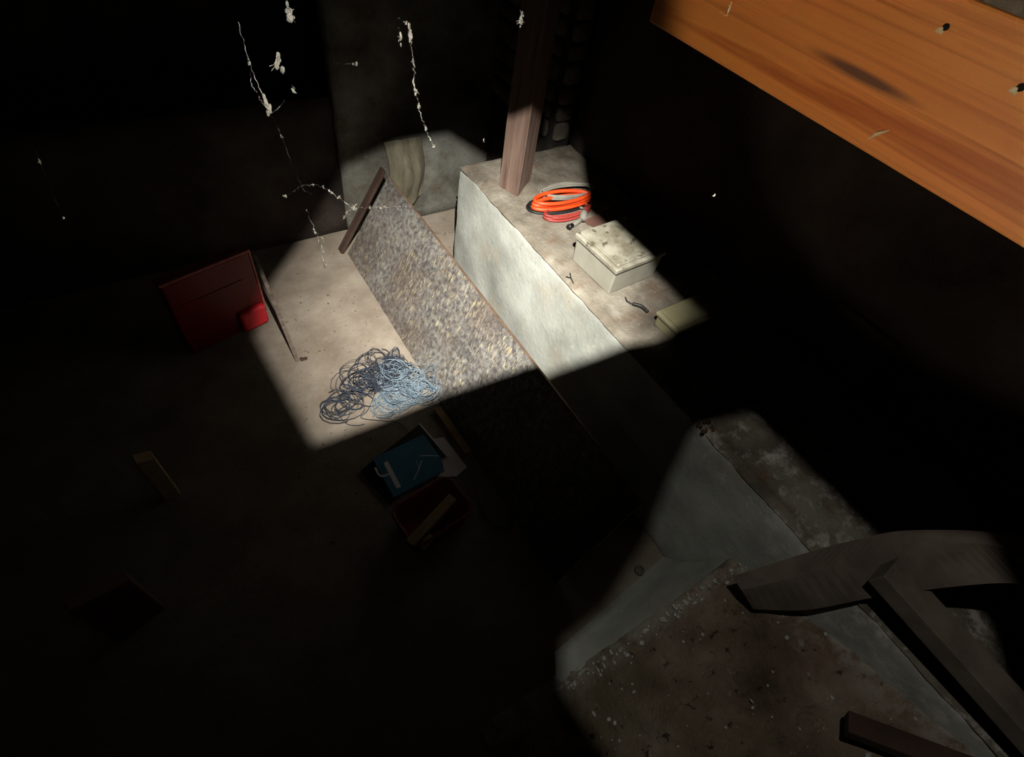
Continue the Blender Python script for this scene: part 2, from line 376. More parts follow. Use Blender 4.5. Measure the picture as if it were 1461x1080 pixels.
# ------------------------------------------------------------ crumbling mound and mortar slope (lower right)
def mound():
    bm = bmesh.new(); nx, ny = 62, 84; g = []
    for i in range(nx + 1):
        row = []
        for j in range(ny + 1):
            x = 0.30 + 1.10 * i / nx; y = -1.60 + 1.70 * j / ny
            z = 0.44 + 0.595 * (x - 1.39) - 0.36 * (y - 0.09)
            z = max(z, 0) + 0.03 * noise.fractal(Vector((x * 5, y * 5, 1)), 1, 2, 6) + 0.016 * noise.fractal(Vector((x * 16, y * 16, 0)), 0.8, 2, 5) - 0.020 * max(0, noise.noise(Vector((x * 9, y * 9, 4))))
            for hx, hy, r, dz in ((1.10, -0.31, 0.05, 0.05), (0.985, -0.38, 0.07, 0.03), (1.17, -0.44, 0.04, 0.03)):
                d = math.hypot(x - hx, (y - hy) * 1.4)
                if d < r: z -= dz * (1 - (d / r) ** 2)
            z = max(z, 0.0)
            if j == ny: z = 0; y += 0.02
            if i == 0 or j == 0: z = 0
            row.append(bm.verts.new((x, y, z)))
        g.append(row)
    for i in range(nx):
        for j in range(ny): bm.faces.new((g[i][j], g[i + 1][j], g[i + 1][j + 1], g[i][j + 1]))
    o = obj('concrete_mound', bm, m_mound, None, True)
    tag(o, 'crumbling brown concrete mound sloping up against the grey ledge, pitted and mossy', 'concrete')
    bm = bmesh.new(); g = []
    for i in range(41):
        row = []
        t = i / 40
        for j in range(9):
            s = j / 8
            top = Vector((0.62 + 0.76 * t, 0.065 + 0.02 * t, max(0.0, 0.42 * t ** 1.15 + 0.0)))
            bot = Vector((0.70 + 0.69 * t, 0.19 + 0.08 * t, 0.0))
            p = top.lerp(bot, s); p.z = top.z * (1 - s) ** 1.5 + 0.006
            p.z += 0.006 * noise.fractal(p * 9, 1, 2, 3) * (1 - s)
            if j == 8: p.z = -0.004
            row.append(bm.verts.new(p))
        g.append(row)
    for i in range(40):
        for j in range(8): bm.faces.new((g[i][j], g[i + 1][j], g[i + 1][j + 1], g[i][j + 1]))
    o = obj('mortar_slope', bm, m_face, None, True)
    tag(o, 'smooth grey mortar fillet sloping between the ledge foot and the brown mound', 'mortar')
    # pale rubble bits along the ridge of the mound
    bm = bmesh.new(); rnd = random.Random(3)
    for k in range(420):
        t = rnd.random()
        if rnd.random() < 0.45: x = 0.66 + 0.74 * t; y = 0.06 + rnd.gauss(-0.01, 0.012)
        else: x = rnd.uniform(0.6, 1.38); y = rnd.uniform(-1.0, 0.05)
        z = max(0, 0.44 + 0.595 * (x - 1.39) - 0.36 * (y - 0.09)) + 0.03 * noise.fractal(Vector((x * 5, y * 5, 1)), 1, 2, 6)
        r = 0.0015 + 0.009 * rnd.random() ** 3
        q = bmesh.ops.create_icosphere(bm, subdivisions=1, radius=r)['verts']
        sc = Vector((rnd.uniform(.6, 1.5), rnd.uniform(.6, 1.5), rnd.uniform(.4, .8)))
        for v in q: v.co = Vector((v.co.x * sc.x + x, v.co.y * sc.y + y, v.co.z * sc.z + z + 0.002))
    o = obj('mortar_crumbs', bm, m_face); tag(o, 'loose pale mortar crumbs strewn over the brown mound', 'rubble', kind='stuff')
mound()

# ------------------------------------------------------------ strand board leaning beside the ledge
ex = Vector((0, 1, 0)); p0 = Vector((0.855, 0.42, 0.0)); ptop = Vector((1.165, 0.42, 0.5))
ey = (ptop - p0).normalized(); ez = ex.cross(ey)          # ez points down-right (back)
BW = (ptop - p0).length; BL = 2.47
board = empty('strand_board', p0, 'long grey strand board leaning on its edge beside the concrete ledge', 'board')
MB = Matrix(((ex.x, ey.x, ez.x, 0), (ex.y, ey.y, ez.y, 0), (ex.z, ey.z, ez.z, 0), (0, 0, 0, 1)))
if ez.x < 0: pass
bm = bmesh.new()
nx, ny = 100, 24; th = 0.016; layers = []
sgn = 1 if ez.x > 0 else -1
for side in (0, 1):
    layers.append([[bm.verts.new((BL * i / nx, BW * j / ny + (0.006 * noise.noise(Vector((i * .4, j, 0))) if j in (0, ny) else 0), sgn * th * side)) for j in range(ny + 1)] for i in range(nx + 1)])
for g in layers:
    for i in range(nx):
        for j in range(ny): bm.faces.new((g[i][j], g[i + 1][j], g[i + 1][j + 1], g[i][j + 1]))
A, B = layers
for i in range(nx):
    for j in (0, ny): bm.faces.new((A[i][j], A[i + 1][j], B[i + 1][j], B[i][j]))
for j in range(ny):
    for i in (0, nx): bm.faces.new((A[i][j], A[i][j + 1], B[i][j + 1], B[i][j]))
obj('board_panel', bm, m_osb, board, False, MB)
bm = bmesh.new(); add_box(bm, (BL / 2, BW + 0.002, sgn * th / 2), (BL, 0.006, th + 0.001), 0.001)
e = obj('frayed_edge', bm, m_ragedge, board, False, MB); e['label'] = 'frayed pale brown upper edge'
# sleeper behind it that it leans on
box('timber_sleeper', (1.19, 1.6, 0.075), (0.32, 2.2, 0.15), m_rust).name = 'timber_sleeper'
tag(bpy.data.objects['timber_sleeper'], 'brown timber sleeper in the gap between strand board and ledge foot', 'timber')
bm = bmesh.new()
r3 = MB.to_3x3()
add_box(bm, (0, 0, 0), (0.055, 0.62, 0.022), 0.003, 2)
for v in bm.verts: v.co = r3 @ v.co + Vector((0.985, 2.922, 0.272))
tag(obj('brown_batten', bm, m_darkwood), 'rusty brown batten leaning just past the far end of the strand board', 'plank')

# small rubble in the corner behind the board
def scatter(name, n, xs, ys, z, rr, mat, label, cat, seed, flat=0.6, test=None):
    bm = bmesh.new(); rnd = random.Random(seed)
    for k in range(n):
        x = rnd.uniform(*xs); y = rnd.uniform(*ys)
        if test and not test(x, y): continue
        r = rr[0] + (rr[1] - rr[0]) * rnd.random() ** 3
        q = bmesh.ops.create_icosphere(bm, subdivisions=1, radius=r)['verts']
        a = rnd.uniform(0, 6.28); sx = rnd.uniform(.6, 1.8); sy = rnd.uniform(.5, 1)
        for v in q:
            X = v.co.x * sx; Y = v.co.y * sy
            v.co = Vector((X * math.cos(a) - Y * math.sin(a) + x, X * math.sin(a) + Y * math.cos(a) + y, v.co.z * flat + z + r * flat * 0.5))
    return tag(obj(name, bm, mat), label, cat, kind='stuff')
scatter('floor_grit', 520, (0.05, 0.84), (1.0, 3.05), -0.002, (0.0015, 0.008), m_dirt, 'fine dark grit scattered over the pale dusty floor', 'grit', 11)
scatter('corner_rubble', 160, (1.1, 2.0), (2.5, 3.06), 0.0, (0.003, 0.016), m_dirt, 'small rubble in the corner past the end of the ledge', 'rubble', 12)
scatter('ledge_grit', 420, (1.40, 2.1), (-0.2, 2.38), 0.806, (0.001, 0.006), m_dirt, 'grit and dust crumbs along the top of the concrete ledge', 'grit', 13)

# ------------------------------------------------------------ post
bm = bmesh.new()
a1, b1, c1 = Vector((1.48, 2.14, 0)), Vector((1.53, 2.03, 0)), Vector((1.68, 2.14, 0)); d1 = a1 + c1 - b1
rings = []
for k in range(25):
    z = 0.79 + 1.81 * k / 24; off = Vector((0.0, 0, 0)); r = []
    for p in (a1, b1, c1, d1):
        q = p + Vector((0.004 * noise.noise(Vector((z * 3, p.x * 9, 1))), 0.004 * noise.noise(Vector((z * 3, p.y * 9, 5))), z)); r.append(bm.verts.new(q))
    rings.append(r)
for k in range(24):
    for j in range(4): bm.faces.new((rings[k][j], rings[k][(j + 1) % 4], rings[k + 1][(j + 1) % 4], rings[k + 1][j]))
bm.faces.new(rings[0]); bm.faces.new(rings[-1])
bmesh.ops.bevel(bm, geom=[e for e in bm.edges if abs((e.verts[0].co - e.verts[1].co).normalized().z) > 0.9], offset=0.008, segments=2, affect='EDGES')
tag(obj('timber_post', bm, m_post), 'reddish brown square timber post standing on the far end of the ledge', 'post')

# ------------------------------------------------------------ grey box and yellowed box on the ledge
def enclosure(name, loc, rz, s, mb, ml, label, lidh, screws=True):
    t = empty(name, loc, label, 'box', rz)
    bm = bmesh.new(); vs = add_box(bm, (0, 0, s[2] / 2), s, 0.008, 3)
    for v in bm.verts:
        k = 0.965 + 0.035 * v.co.z / s[2]; v.co.x *= k; v.co.y *= k
    obj('body', bm, mb, t)
    bm = bmesh.new(); add_box(bm, (0, 0, s[2] + lidh / 2 - 0.004), (s[0] + 0.016, s[1] + 0.016, lidh), 0.007, 3)
    add_box(bm, (0, 0, s[2] + lidh), (s[0] - 0.02, s[1] - 0.02, 0.006), 0.003, 2)
    ld = obj('lid', bm, ml, t)
    return t, ld
zt = 0.813
t1, ld1 = enclosure('enclosure_box', (1.645, 1.360, zt), 0.055, (0.298, 0.275, 0.130), m_box, m_lid, 'grey plastic enclosure box with a dirt-stained lid on the ledge', 0.026)
for sx, sy in ((1, 1), (1, -1), (-1, 1), (-1, -1)):
    bm = bmesh.new(); bmesh.ops.create_cone(bm, cap_ends=True, segments=12, radius1=.007, radius2=.006, depth=.006)
    for v in bm.verts: v.co += Vector((sx * .135, sy * .124, .160))
    obj('screw', bm, m_box, ld1)
t2, ld2 = enclosure('junction_box', (1.70, 0.925, zt), 0.02, (0.245, 0.125, 0.062), m_box2, m_box2, 'smaller yellowed plastic box on the dim part of the ledge, plug beside it', 0.02)
# black plug by the small box
t = empty('black_plug', (1.60, 1.10, zt), 'small black plug with a stub of cable next to the yellowed box', 'plug')
bm = bmesh.new(); tube(bm, spline([(-.03, .02, .008), (-.005, -.01, .010), (0.0, -.05, .010)], 5), .008, 8); obj('plug_body', bm, m_black, t, True)
bm = bmesh.new(); tube(bm, spline([(-.03, .02, .006), (-.04, .045, .005), (-.03, .07, .004)], 5), .003, 6); obj('cable_stub', bm, m_black, t, True)

# ------------------------------------------------------------ slabs on the ledge behind
def slab(name, pts, z0, th, mat, label, cat, tilt=0):
    bm = bmesh.new(); vs = [bm.verts.new((x, y, z0 + tilt * (x - pts[0][0]))) for x, y in pts]
    f = bm.faces.new(vs); r = bmesh.ops.extrude_face_region(bm, geom=[f])
    for v in r['geom']:
        if isinstance(v, bmesh.types.BMVert): v.co.z += th
    bmesh.ops.bevel(bm, geom=bm.edges[:], offset=0.003, segments=2, affect='EDGES')
    return tag(obj(name, bm, mat), label, cat)
slab('brown_tile', [(1.73, 1.70), (2.11, 1.76), (2.11, 1.585), (1.82, 1.52)], zt, 0.028, m_slab, 'flat reddish brown tile on the ledge behind the large grey box', 'tile')
slab('grey_slab', [(1.90, 1.50), (2.11, 1.555), (2.11, 1.30), (1.86, 1.28)], zt, 0.034, m_slab2, 'dull grey stone slab between the large grey box and the wall', 'slab')

# ------------------------------------------------------------ coils on the ledge
def coil(name, c, rx, ry, n, r, rz, mat, label, seed, dz=0.9, spread=0.008, tail=None, lift=0.0, arc=1.0):
    rnd = random.Random(seed); bm = bmesh.new(); pts = []
    N = 22 * n
    for k in range(int(N * arc)):
        a = 2 * math.pi * k / 22; turn = k / 22
        w1 = 1 + 0.05 * math.sin(a * 0.37 + seed); w2 = 1 + 0.06 * math.cos(a * 0.23 + seed)
        x = (rx + spread * math.sin(turn * 2.1)) * w1 * math.cos(a); y = (ry + spread * math.sin(turn * 3.3)) * w2 * math.sin(a)
        pts.append((c[0] + x * math.cos(rz) - y * math.sin(rz), c[1] + x * math.sin(rz) + y * math.cos(rz), c[2] + r + r * dz * turn + lift * (0.5 + 0.5 * math.sin(a + 1))))
    if tail: pts = pts + [Vector(p) for p in tail]
    tube(bm, spline(pts, 2), r, 8)
    return tag(obj(name, bm, mat, None, True), label, 'cable')
coil('grey_cable_coil', (1.775, 1.925, zt + .030), 0.150, 0.058, 4, 0.0060, -0.16, m_grey, 'grey cable coil lying behind and over the orange one', 1, 0.7, 0.012)
coil('black_cable_coil', (1.70, 1.885, zt), 0.185, 0.080, 2, 0.006, -0.10, m_black, 'thin black cable looped under and round the orange coil', 2, 0.6, 0.006)
coil('orange_cable_coil', (1.69, 1.862, zt + 0.010), 0.165, 0.046, 3, 0.0100, -0.12, m_orange, 'bright orange cable coil in the middle of the ledge coils', 3, 1.7, 0.010)
coil('dull_red_cable_coil', (1.685, 1.800, zt), 0.135, 0.050, 4, 0.0065, -0.02, m_dred, 'dull red cable coil in front of the orange one', 4, 1.1, 0.008)
t = empty('plug_connector', (1.72, 1.72, zt), 'grey cable connector with black socket end in front of the coils', 'connector')
bm = bmesh.new(); tube(bm, [(-.075, -.025, .016), (-.03, -.012, .018), (.0, 0, .020)], .014, 10, radii=[.011, .013, .013]); obj('plug_body', bm, m_grey, t, True)
bm = bmesh.new(); tube(bm, [(-.105, -.033, .016), (-.095, -.030, .016), (-.094, -.030, .016), (-.076, -.025, .016)], .014, 10, radii=[.015, .015, .010, .012]); obj('socket', bm, m_black, t, True)
bm = bmesh.new(); tube(bm, [(-.005, -.015, .024), (.025, .02, .030), (.045, .045, .028)], .02, 10, radii=[.017, .020, .009]); obj('gland', bm, m_grey, t, True)
bm = bmesh.new(); tube(bm, spline([(.045, .045, .028), (.06, .07, .02), (.05, .10, .012), (.02, .13, .012)], 5), .006, 8); obj('cable_tail', bm, m_grey, t, True)

# twig on the ledge edge
bm = bmesh.new(); tube(bm, [(1.405, 1.345, .812), (1.410, 1.375, .818), (1.425, 1.405, .82)], .0028, 5); tube(bm, [(1.410, 1.375, .818), (1.395, 1.395, .82)], .002, 5)
tag(obj('twig', bm, m_black), 'tiny forked dark twig on the front edge of the ledge', 'twig')
# knob of mortar on the dim end of the ledge top
bm = bmesh.new(); bmesh.ops.create_icosphere(bm, subdivisions=3, radius=0.022)
for v in bm.verts: v.co = Vector((v.co.x * 1.3, v.co.y, v.co.z * .7)) * (1 + .15 * noise.noise(v.co * 60)) + Vector((1.594, .475, .818))
tag(obj('mortar_lump', bm, m_top, None, True), 'small round mortar lump on top of the ledge near the curved timber', 'stone')
bm = bmesh.new(); rnd = random.Random(4)
for k in range(14):
    r = rnd.uniform(.004, .010); q = bmesh.ops.create_icosphere(bm, subdivisions=1, radius=r)['verts']
    o = Vector((1.405 + rnd.gauss(0, .018), .475 + rnd.gauss(0, .014), .812 + rnd.uniform(0, .012)))
    for v in q: v.co = v.co * (1 + .3 * noise.noise(v.co * 200)) + o
tag(obj('rubble_crumbs', bm, m_rust), 'little heap of brown crumbs on the ledge arris near the mortar lump', 'rubble', kind='stuff')
# hole at the foot of the ledge
bm = bmesh.new(); tube(bm, [(1.238, .275, .000), (1.238, .275, .012), (1.238, .275, .013), (1.238, .275, .004)], .02, 14, radii=[.024, .021, .015, .014])
pipe = tag(obj('pipe_stub', bm, m_slab2, None, True), 'small round pipe stub in the floor at the foot of the ledge', 'pipe')
bm = bmesh.new(); bmesh.ops.create_circle(bm, cap_ends=True, segments=14, radius=.0145)
for v in bm.verts: v.co += Vector((1.238, .275, .006))
obj('bore', bm, m_hole, pipe)

# ------------------------------------------------------------ sacking on the back wall
bm = bmesh.new(); g = []
for i in range(31):
    row = []
    for j in range(25):
        s = i / 30; t_ = j / 24
        x = 1.22 + 0.25 * s + 0.03 * math.sin(t_ * 3); z = 0.62 - 0.50 * t_ + 0.07 * (2 * s - 1) ** 2 * (t_)
        y = 3.075 - 0.008 * math.sin(s * 17 + t_ * 1.5) * (0.4 + 0.6 * t_) - 0.06 * math.sin(t_ * 3.14) ** 2 * math.sin(s * 3.14)
        row.append(bm.verts.new((x, y, z)))
    g.append(row)
for i in range(30):
    for j in range(24): bm.faces.new((g[i][j], g[i + 1][j], g[i + 1][j + 1], g[i][j + 1]))
sk = obj('hanging_sack', bm, m_sack, None, True); md = sk.modifiers.new('s', 'SOLIDIFY'); md.thickness = 0.004
tag(sk, 'limp stained sacking hanging on the far wall above the board end', 'sack')

# ------------------------------------------------------------ twine
def tangle(name, blobs, n, r, mat, label, seed, x0=0.0):
    rnd = random.Random(seed); bm = bmesh.new()
    for k in range(n):
        cx, cy, sr, R0, R1, hz = rnd.choice(blobs)
        c = Vector((cx + rnd.gauss(0, sr), cy + rnd.gauss(0, sr * .6), 0)); R = rnd.uniform(R0, R1)
        e = rnd.uniform(.45, 1); rot = rnd.uniform(0, 3.14); tilt = rnd.uniform(-.35, .35); ph = rnd.uniform(0, 6.28)
        turns = rnd.choice((0.7, 1, 1.3, 1.6)); pts = []; base = rnd.uniform(0.003, hz)
        n_ = int(16 * turns)
        for i in range(n_ + 1):
            a = ph + 2 * math.pi * i / 16; rr = R * (1 + .12 * math.sin(a * 1.7 + ph) + 0.10 * i / 16)
            x = rr * math.cos(a); y = rr * e * math.sin(a)
            X = c.x + x * math.cos(rot) - y * math.sin(rot); Y = c.y + x * math.sin(rot) + y * math.cos(rot)
            z = max(0.002 + r, base + tilt * x)
            lim = 0.845 + max(0, z) * 0.6
            if X > lim: z = z + (X - lim) * 1.6; X = lim + (X - lim) * 0.75
            X = min(X, 0.835 + z * 0.61)
            pts.append((X, Y, z))
        tube(bm, pts, r * rnd.uniform(.75, 1.15), 5)
    return tag(obj(name, bm, mat, None, True), label, 'cord')
tangle('dark_cord_tangle', [(.41, 1.72, .03, .05, .095, .03), (.36, 1.74, .015, .05, .08, .02), (.55, 1.84, .03, .04, .10, .05), (.62, 1.80, .04, .04, .09, .05), (.66, 1.93, .03, .04, .07, .04), (.68, 1.78, .04, .04, .08, .05), (.74, 1.88, .04, .03, .06, .05)], 72, 0.0021, m_dtwine,
       'tangled heap of dark blue-grey cord on the lit floor', 21)
tangle('pale_cord_tangle', [(.66, 1.66, .03, .05, .10, .03), (.74, 1.66, .04, .04, .10, .05), (.70, 1.80, .04, .04, .08, .06), (.79, 1.72, .035, .03, .08, .06), (.60, 1.63, .03, .05, .09, .02), (.78, 1.62, .03, .05, .08, .05)], 84, 0.0019, m_btwine,
       'pale blue cord tangle pushed against the strand board', 22)
def wire(name, pts, r, mat, label, cat='cord'):
    bm = bmesh.new(); tube(bm, spline(pts, 8), r, 6); return tag(obj(name, bm, mat, None, True), label, cat)
wire('loose_cord', [(.62, 1.80, .02), (.50, 1.66, .004), (.44, 1.62, .004), (.52, 1.56, .004), (.60, 1.50, .004), (.62, 1.40, .004), (.60, 1.36, .004)], .0022, m_dtwine, 'single loose strand trailing from the tangle towards the booklets')
wire('cord_offcut', [(.345, 1.69, .004), (.36, 1.62, .004), (.40, 1.585, .004), (.44, 1.575, .004)], .0022, m_dtwine, 'short dark cord offcut lying left of the tangle')

# ------------------------------------------------------------ red case and stick
def taper(L, W, H, k=0.9, th=0.008, bev=0.03):
    bm = bmesh.new(); add_box(bm, (0, 0, H / 2), (L, W, H))
    top = [f for f in bm.faces if f.normal.z > .9]
    es = [e for e in bm.edges if abs((e.verts[0].co - e.verts[1].co).normalized().z) > .9]
    bmesh.ops.bevel(bm, geom=es, offset=bev, segments=4, affect='EDGES', profile=.5)
    bmesh.ops.delete(bm, geom=[f for f in bm.faces if f.normal.z > .9], context='FACES_ONLY')
    for v in bm.verts:
        q = k + (1 - k) * v.co.z / H; v.co.x *= q; v.co.y *= q
    return bm
rz = math.radians(15)
rb = empty('red_case', (0.010, 2.470, 0), 'red plastic case standing upright in the dark at the edge of the light pool', 'case', rz)
bm = bmesh.new(); add_box(bm, (0, 0, .285), (.45, .06, .42), .014, 3); obj('case_body', bm, m_redshade, rb)
bm = bmesh.new(); add_box(bm, (0, 0, .495), (.456, .066, .016), .005); add_box(bm, (.2245, 0, .30), (.012, .066, .40), .004)
o = obj('rim', bm, m_redrim, rb); o['label'] = 'scuffed pinkish rim'
bm = bmesh.new(); add_box(bm, (.14, -.035, .075), (.155, .050, .135), .020, 3); obj('foot_block', bm, m_redlit, rb)
bm = bmesh.new(); add_box(bm, (-.08, 0, .045), (.27, .055, .085), .010); obj('lower_edge', bm, m_redshade, rb)
bm = bmesh.new(); add_box(bm, (-.02, -.030, .34), (.34, .008, .010), .003); obj('rib', bm, m_redshade, rb)
bm = bmesh.new(); p, q = Vector((.276, 2.126, 0.0)), Vector((.245, 2.415, .53)); d = (q - p)
add_box(bm, (0, 0, 0), (.020, .012, d.length), .002); R = d.to_track_quat('Z', 'Y').to_matrix()
for v in bm.verts: v.co = R @ v.co + (p + q) / 2 + Vector((0, 0, .004))
tag(obj('wooden_stick', bm, m_oldwood), 'thin wooden stick propped against the right corner of the red case', 'stick')
bm = bmesh.new()
for k in range(7):
    r = .008; q = bmesh.ops.create_icosphere(bm, subdivisions=1, radius=r)['verts']
    for v in q: v.co = Vector((v.co.x * 1.4, v.co.y, v.co.z * .5)) + Vector((.30 + .011 * (k % 3), 2.12 + .008 * (k // 3), .004)) + Vector((noise.noise(v.co * 300) * .004, 0, 0))
tag(obj('dirt_heap', bm, m_darkwood), 'little dark heap of dirt at the foot of the wooden stick', 'dirt', kind='stuff')

# ------------------------------------------------------------ booklets and papers
def sheet(name, pts, z, th, mat, parent=None):
    bm = bmesh.new(); vs = [bm.verts.new((x, y, z)) for x, y in pts]; f = bm.faces.new(vs)
    r = bmesh.ops.extrude_face_region(bm, geom=[f])
    for v in r['geom']:
        if isinstance(v, bmesh.types.BMVert): v.co.z += th
    return obj(name, bm, mat, parent)
pf = sheet('paper_sheet', [(.60, 1.300), (.690, 1.345), (.767, 1.322), (.790, 1.113), (.72, 1.09), (.62, 1.14)], .001, .003, m_white)
tag(pf, 'white paper sheet sticking out under the booklets on their right', 'paper')
fo = empty('black_folder', (.52, 1.27, .005), 'black folder with a white edge lying under the teal booklet', 'folder')
inv(sheet('cover', [(.324, 1.327), (.684, 1.442), (.722, 1.215), (.375, 1.105)], .006, .010, m_black_card, fo), fo)
inv(sheet('page_edge', [(.684, 1.446), (.692, 1.444), (.735, 1.205), (.722, 1.208)], .005, .013, m_white, fo), fo)
bk = empty('teal_booklet', (.53, 1.24, .018), 'teal blue booklet with a large white numeral four on its cover', 'book')
inv(sheet('pages', [(.398, 1.346), (.668, 1.364), (.668, 1.136), (.404, 1.119)], .018, .012, m_white, bk), bk)
cv = inv(sheet('cover', [(.394, 1.350), (.673, 1.368), (.690, 1.20), (.672, 1.132), (.400, 1.115)], .030, .003, m_cover, bk), bk)
def rib2(bm, pts, wd, z, th=.0006):
    for a, b in zip(pts, pts[1:]):
        a, b = Vector((*a, 0)), Vector((*b, 0)); d = b - a; n = Vector((-d.y, d.x, 0)).normalized() * wd / 2
        vs = [bm.verts.new((q.x, q.y, z + k)) for k in (0, th) for q in (a - n, b - n, b + n, a + n)]
        for f in ((3, 2, 1, 0), (4, 5, 6, 7), (0, 1, 5, 4), (1, 2, 6, 5), (2, 3, 7, 6), (3, 0, 4, 7)): bm.faces.new([vs[i] for i in f])
bm = bmesh.new(); rib2(bm, [(.441, 1.305), (.441, 1.150)], .022, .033)
rib2(bm, [(.386, 1.300), (.384, 1.262), (.390, 1.246), (.404, 1.238), (.432, 1.238)], .010, .033)
o = inv(obj('numeral', bm, m_print, cv), bk); o.matrix_parent_inverse = Matrix.Identity(4); o['label'] = 'white numeral four'
bm = bmesh.new(); rib2(bm, [(.520, 1.155), (.560, 1.190), (.600, 1.235)], .004, .033); rib2(bm, [(.600, 1.262), (.64, 1.245), (.684, 1.22)], .004, .033)
rib2(bm, [(.57, 1.20), (.575, 1.25)], .002, .033)
o = inv(obj('crease', bm, m_print, cv), bk); o.matrix_parent_inverse = Matrix.Identity(4); o['label'] = 'pale worn creases'

# ------------------------------------------------------------ maroon tub with wood pieces
rz = 0.13
tb = empty('maroon_tub', (.505, .930, 0), 'dark maroon plastic tub beside the teal booklet, holding a piece of wood', 'tub', rz)
o = obj('tub_body', taper(0.30, 0.21, 0.14, .88, bev=.04), m_maroon, tb, True); o.modifiers.new('s', 'SOLIDIFY').thickness = .004
bm = bmesh.new(); L2, W2 = .150, .105; pts = []
for cx, cy, a0 in ((L2 - .04, W2 - .04, 0), (-L2 + .04, W2 - .04, 90), (-L2 + .04, -W2 + .04, 180), (L2 - .04, -W2 + .04, 270)):
    for k in range(5):
        a = math.radians(a0 + 22.5 * k); pts.append((cx + .044 * math.cos(a), cy + .044 * math.sin(a), .14))
tube(bm, pts, .006, 6, closed=True); obj('rolled_rim', bm, m_maroon, tb, True)
def plank(name, p, q, wd, th, mat, label, cat='wood', up='Y', bev=.003, parent=None):
    p, q = Vector(p), Vector(q); d = q - p; bm = bmesh.new()
    add_box(bm, (0, 0, 0), (wd, th, d.length), bev); R = d.to_track_quat('Z', up).to_matrix()
    bmesh.ops.bisect_plane(bm, geom=bm.verts[:] + bm.edges[:] + bm.faces[:], plane_co=(0, 0, 0), plane_no=(0, 0, 1))
    for v in bm.verts: v.co = R @ v.co + (p + q) / 2
    o = obj(name, bm, mat, parent)
    if label: tag(o, label, cat)
    return o
plank('wood_offcut', (.355, .835, .125), (.605, .925, .165), .044, .060, m_batten, 'pale piece of wood lying slantwise across the maroon tub')
bm = bmesh.new(); tube(bm, [(.39, .80, .115), (.45, .835, .12)], .02, 8)
tag(obj('round_wood_piece', bm, m_batten, None, True), 'short round piece of yellowish wood in the near corner of the maroon tub', 'wood')
plank('thin_slat', (.815, 1.495, .012), (.832, 1.175, .012), .020, .040, m_batten, 'short pale wooden slat on the floor against the strand board foot', 'wood', 'X')
slab('plaster_shard', [(.79, 1.04), (.845, 1.05), (.850, .77), (.80, .72), (.735, .80), (.745, .92)], .003, .016, m_slab2, 'flat grey plaster shard on the floor right of the maroon tub', 'plaster')
# upright boards in the dark on the left
def upright(name, x, y, wd, th, h, rz, tilt, mat, label):
    bm = bmesh.new(); add_box(bm, (0, 0, h / 2), (wd, th, h), .005)
    bmesh.ops.bisect_plane(bm, geom=bm.verts[:] + bm.edges[:] + bm.faces[:], plane_co=(0, 0, h * .5), plane_no=(0, 0, 1))
    R = Matrix.Rotation(rz, 3, 'Z') @ Matrix.Rotation(tilt, 3, 'X')
    for v in bm.verts:
        if v.co.z > h * .9 and v.co.x > 0: v.co.z -= wd * .35
        v.co = R @ v.co + Vector((x, y, 0.0))
    bm.normal_update()
    return tag(obj(name, bm, mat), label, 'board')
upright('narrow_board_stub', -.455, 1.60, .065, .05, .34, .2, .0, m_batten, 'narrow pale board stub standing on the dark floor at left')
upright('wide_board_stub', -.66, 1.10, .17, .05, .40, .3, .0, m_slab, 'wide brown board stub standing in the dark at lower left')
bm = bmesh.new(); add_box(bm, (2.095, .44, .96), (.02, .27, .30), .004, 2)
tag(obj('red_brown_offcut', bm, m_darkwood), 'red-brown board offcut standing on the ledge against the dark wall', 'board')

# ------------------------------------------------------------ timber frame with curved rail (lower right)
fr = empty('timber_trestle', (1.30, -.05, .55), 'grey-brown timber piece with a curved rail and a strut, lying across the ledge edge', 'trestle')
top_f = [(1.208, -0.025, 0.6), (1.288, -0.074, 0.72), (1.35, -0.126, 0.9), (1.392, -0.178, 1.08), (1.448, -0.238, 1.2), (1.456, -0.305, 1.27), (1.448, -0.418, 1.28)]
top_b = [(1.202, 0.026, 0.62), (1.375, -0.054, 0.82), (1.411, -0.1, 0.98), (1.428, -0.14, 1.1), (1.482, -0.234, 1.23), (1.499, -0.311, 1.3), (1.486, -0.423, 1.31)]
bot_f = [(1.244, -0.095, 0.53), (1.311, -0.181, 0.67), (1.346, -0.24, 0.92), (1.385, -0.296, 1.1), (1.457, -0.357, 1.19), (1.487, -0.414, 1.23), (1.487, -0.497, 1.23)]
A_ = spline(top_f, 6); B_ = spline(top_b, 6); C_ = spline(bot_f, 6)
bm = bmesh.new(); R_ = []
for a, b, c in zip(A_, B_, C_):
    R_.append([bm.verts.new(p) for p in (a, b, b + (c - a), c)])
for i in range(len(R_) - 1):
    for k in range(4): bm.faces.new((R_[i][k], R_[i][(k + 1) % 4], R_[i + 1][(k + 1) % 4], R_[i + 1][k]))
bm.faces.new(R_[0]); bm.faces.new(R_[-1])
bmesh.ops.bevel(bm, geom=[e for e in bm.edges if len(e.link_faces) == 2 and e.calc_face_angle(0) > .6], offset=.006, segments=2, affect='EDGES')
inv(obj('curved_rail', bm, m_rail, fr), fr)
inv(plank('strut', (1.338, -.185, 1.03), (1.45, -1.35, .85), .095, .06, m_rail, None, up='Y', parent=fr), fr)
inv(plank('cross_piece', (1.16, -.46, .66), (1.46, -.90, .83), .06, .05, m_darkwood, None, up='Y', parent=fr), fr)

